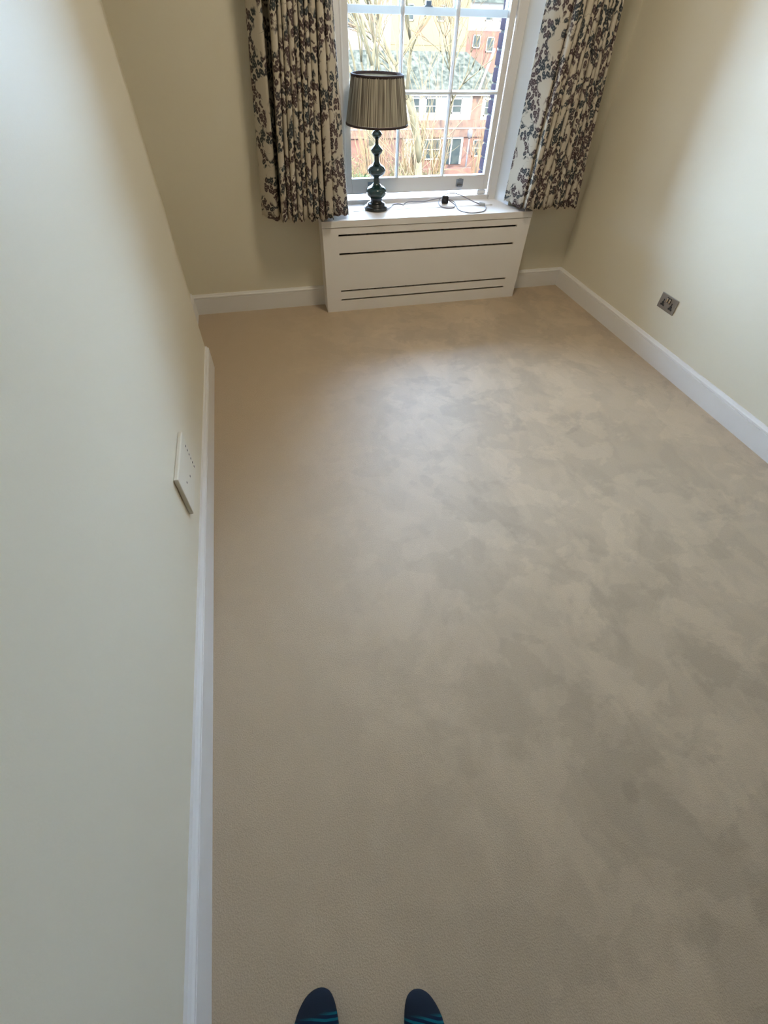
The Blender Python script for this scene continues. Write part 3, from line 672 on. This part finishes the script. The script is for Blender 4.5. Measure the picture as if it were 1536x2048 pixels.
# bare trees
def tree(x, y, h, seed, label, lean=.1, m=BARK, twig=True, spread=.5, base=GZ, r0=.24, depth=6):
    rr = random.Random(seed); root = empty('bare_tree', (x, y, base)); tag(root, label, 'tree')
    bm = bmesh.new(); bt = bmesh.new()
    def grow(p, d, L_, r, dep):
        pts = [p]; n = 4
        for i in range(n):
            d = (d+Vector((rr.uniform(-1, 1), rr.uniform(-1, 1), rr.uniform(-.5, .8)))*.13).normalized(); pts.append(pts[-1]+d*L_/n)
        rad = [r*(1-.35*i/n) for i in range(n+1)]
        tube(bm if dep > 1 else bt, pts, rad, 6 if dep > 3 else 4 if dep > 1 else 3)
        if dep == 0: return
        nb = 3 if dep < 3 or dep == 4 else 2
        for k in range(nb):
            a = rr.uniform(0, 6.28); sp_ = rr.uniform(.25, spread+.15)
            side = d.orthogonal().normalized(); side.rotate(Matrix.Rotation(a, 3, d))
            nd = (d*math.cos(sp_)+side*math.sin(sp_)+Vector((0, 0, .12))).normalized()
            st = pts[-1] if k < 2 else pts[rr.choice((2, 3))]
            grow(st, nd, L_*rr.uniform(.68, .86), r*.62, dep-1)
    grow(Vector((x, y, base)), Vector((lean, 0, 1)).normalized(), h*.34, r0, depth)
    obj('trunk', bm, m, root, True)
    t = obj('twigs', bt, TWIG, root); t['kind'] = 'stuff'
tree(7.3, 29, 14.5, 5, 'bare tree with grey-green trunk nearest the left window panes', .02, r0=.34, spread=.35)
tree(14.2, 43, 15.5, 12, 'bare forked tree behind the centre window panes', .03, r0=.38, spread=.4)
tree(21.4, 57.2, 13, 21, 'slender bare tree before the brick house, seen in the right column of panes', .02, r0=.26, spread=.4)
tree(25.6, 58, 8, 33, 'small bare tree right of the street lamp post before the terraced house', 0, r0=.13)
tree(5.9, 20.5, 10.5, 51, 'yellow-twigged bare sapling below the lamp shade', -.03, r0=.10, m=TWIG)
# shrubs
def shrub(x, y, z, rx, rz, seed, label, n=420, m=GRASSY, ls=.22):
    rr = random.Random(seed); bm = bmesh.new()
    for _ in range(n):
        d = Vector((rr.gauss(0, 1), rr.gauss(0, 1), abs(rr.gauss(0, 1)))).normalized()*rr.uniform(.45, 1); p = Vector((x+d.x*rx, y+d.y*rx, z+d.z*rz))
        a = Vector((rr.uniform(-1, 1), rr.uniform(-1, 1), rr.uniform(.3, 1.4))).normalized()*ls*rr.uniform(.7, 1.8); s = a.orthogonal().normalized()*ls*.22
        bm.faces.new([bm.verts.new(q) for q in (p-s, p+s, p+a)])
    for k in range(7):
        a = k*.9; tube(bm, [(x, y, z), (x+rx*.5*math.cos(a), y+rx*.5*math.sin(a), z+rz*.7)], [.05, .02], 4)
    o = obj('shrub', bm, m); tag(o, label, 'shrub')
shrub(9.6, 45, GZ, 2.0, 4.0, 1, 'tall spiky green shrub seen behind the lamp column', 700, mat('green_blades', (0.0236, 0.0316, 0.0138), .8, spec=.03, vary=(1, (0.0436, 0.0492, 0.0224), 3)), .6)
shrub(16.2, 57.8, GZ, 2.0, 3.2, 2, 'rounded yellow-green shrub before the white panel of the terraced house', 700)
shrub(11.3, 58, GZ, 2.2, 3.2, 3, 'yellow-green shrub left of the terraced house windows', 700)
shrub(20.3, 58.8, GZ, 1.3, 1.5, 5, 'low green shrub under the white ground floor window of the brick house', 350)

# thickets of bare upright stems between the trees and the terrace
def thicket(x, y, hgt, rad, seed, label, m, n=46):
    rr = random.Random(seed); bm = bmesh.new()
    for k in range(n):
        a = rr.uniform(0, 6.28); d = Vector((math.cos(a), math.sin(a), 0)); p = Vector((x, y, GZ))+d*rr.uniform(0, .3*rad); L_ = hgt*rr.uniform(.55, 1.05); out = rr.uniform(.2, 1)*rad
        pts = [p+d*out*(t**1.4)+Vector((rr.uniform(-.1, .1), 0, L_*t)) for t in (0, .3, .6, .85, 1)]
        tube(bm, pts, [.07, .06, .045, .03, .012], 4)
        for q in range(4):
            i = rr.choice((1, 2, 3)); e = pts[i]+Vector((rr.uniform(-.9, .9), rr.uniform(-.6, .6), rr.uniform(.5, 1.6)))
            tube(bm, [pts[i], pts[i].lerp(e, .5)+Vector((0, 0, .1)), e], [.03, .022, .01], 3)
    o = obj('bare_shrub', bm, m); tag(o, label, 'shrub')
ORANGE = mat('orange_stems', (0.0809, 0.0407, 0.0248), .9, spec=.03, vary=(.8, (0.0882, 0.0596, 0.0310), 3))
thicket(15.6, 50.5, 7.6, 1.6, 1, 'yellow-stemmed bare shrub in front of the white panel of the brick house', TWIG)
thicket(11.6, 49.5, 8.6, 2.0, 2, 'tall orange-stemmed bare shrub behind the lamp column', ORANGE)
thicket(18.9, 52.0, 6.0, 1.2, 3, 'bare shrub with thin yellow stems before the brick house window', TWIG, 26)
thicket(22.4, 49.8, 7.4, 1.2, 4, 'orange-stemmed bare shrub before the right-hand panes of the brick house', ORANGE, 30)
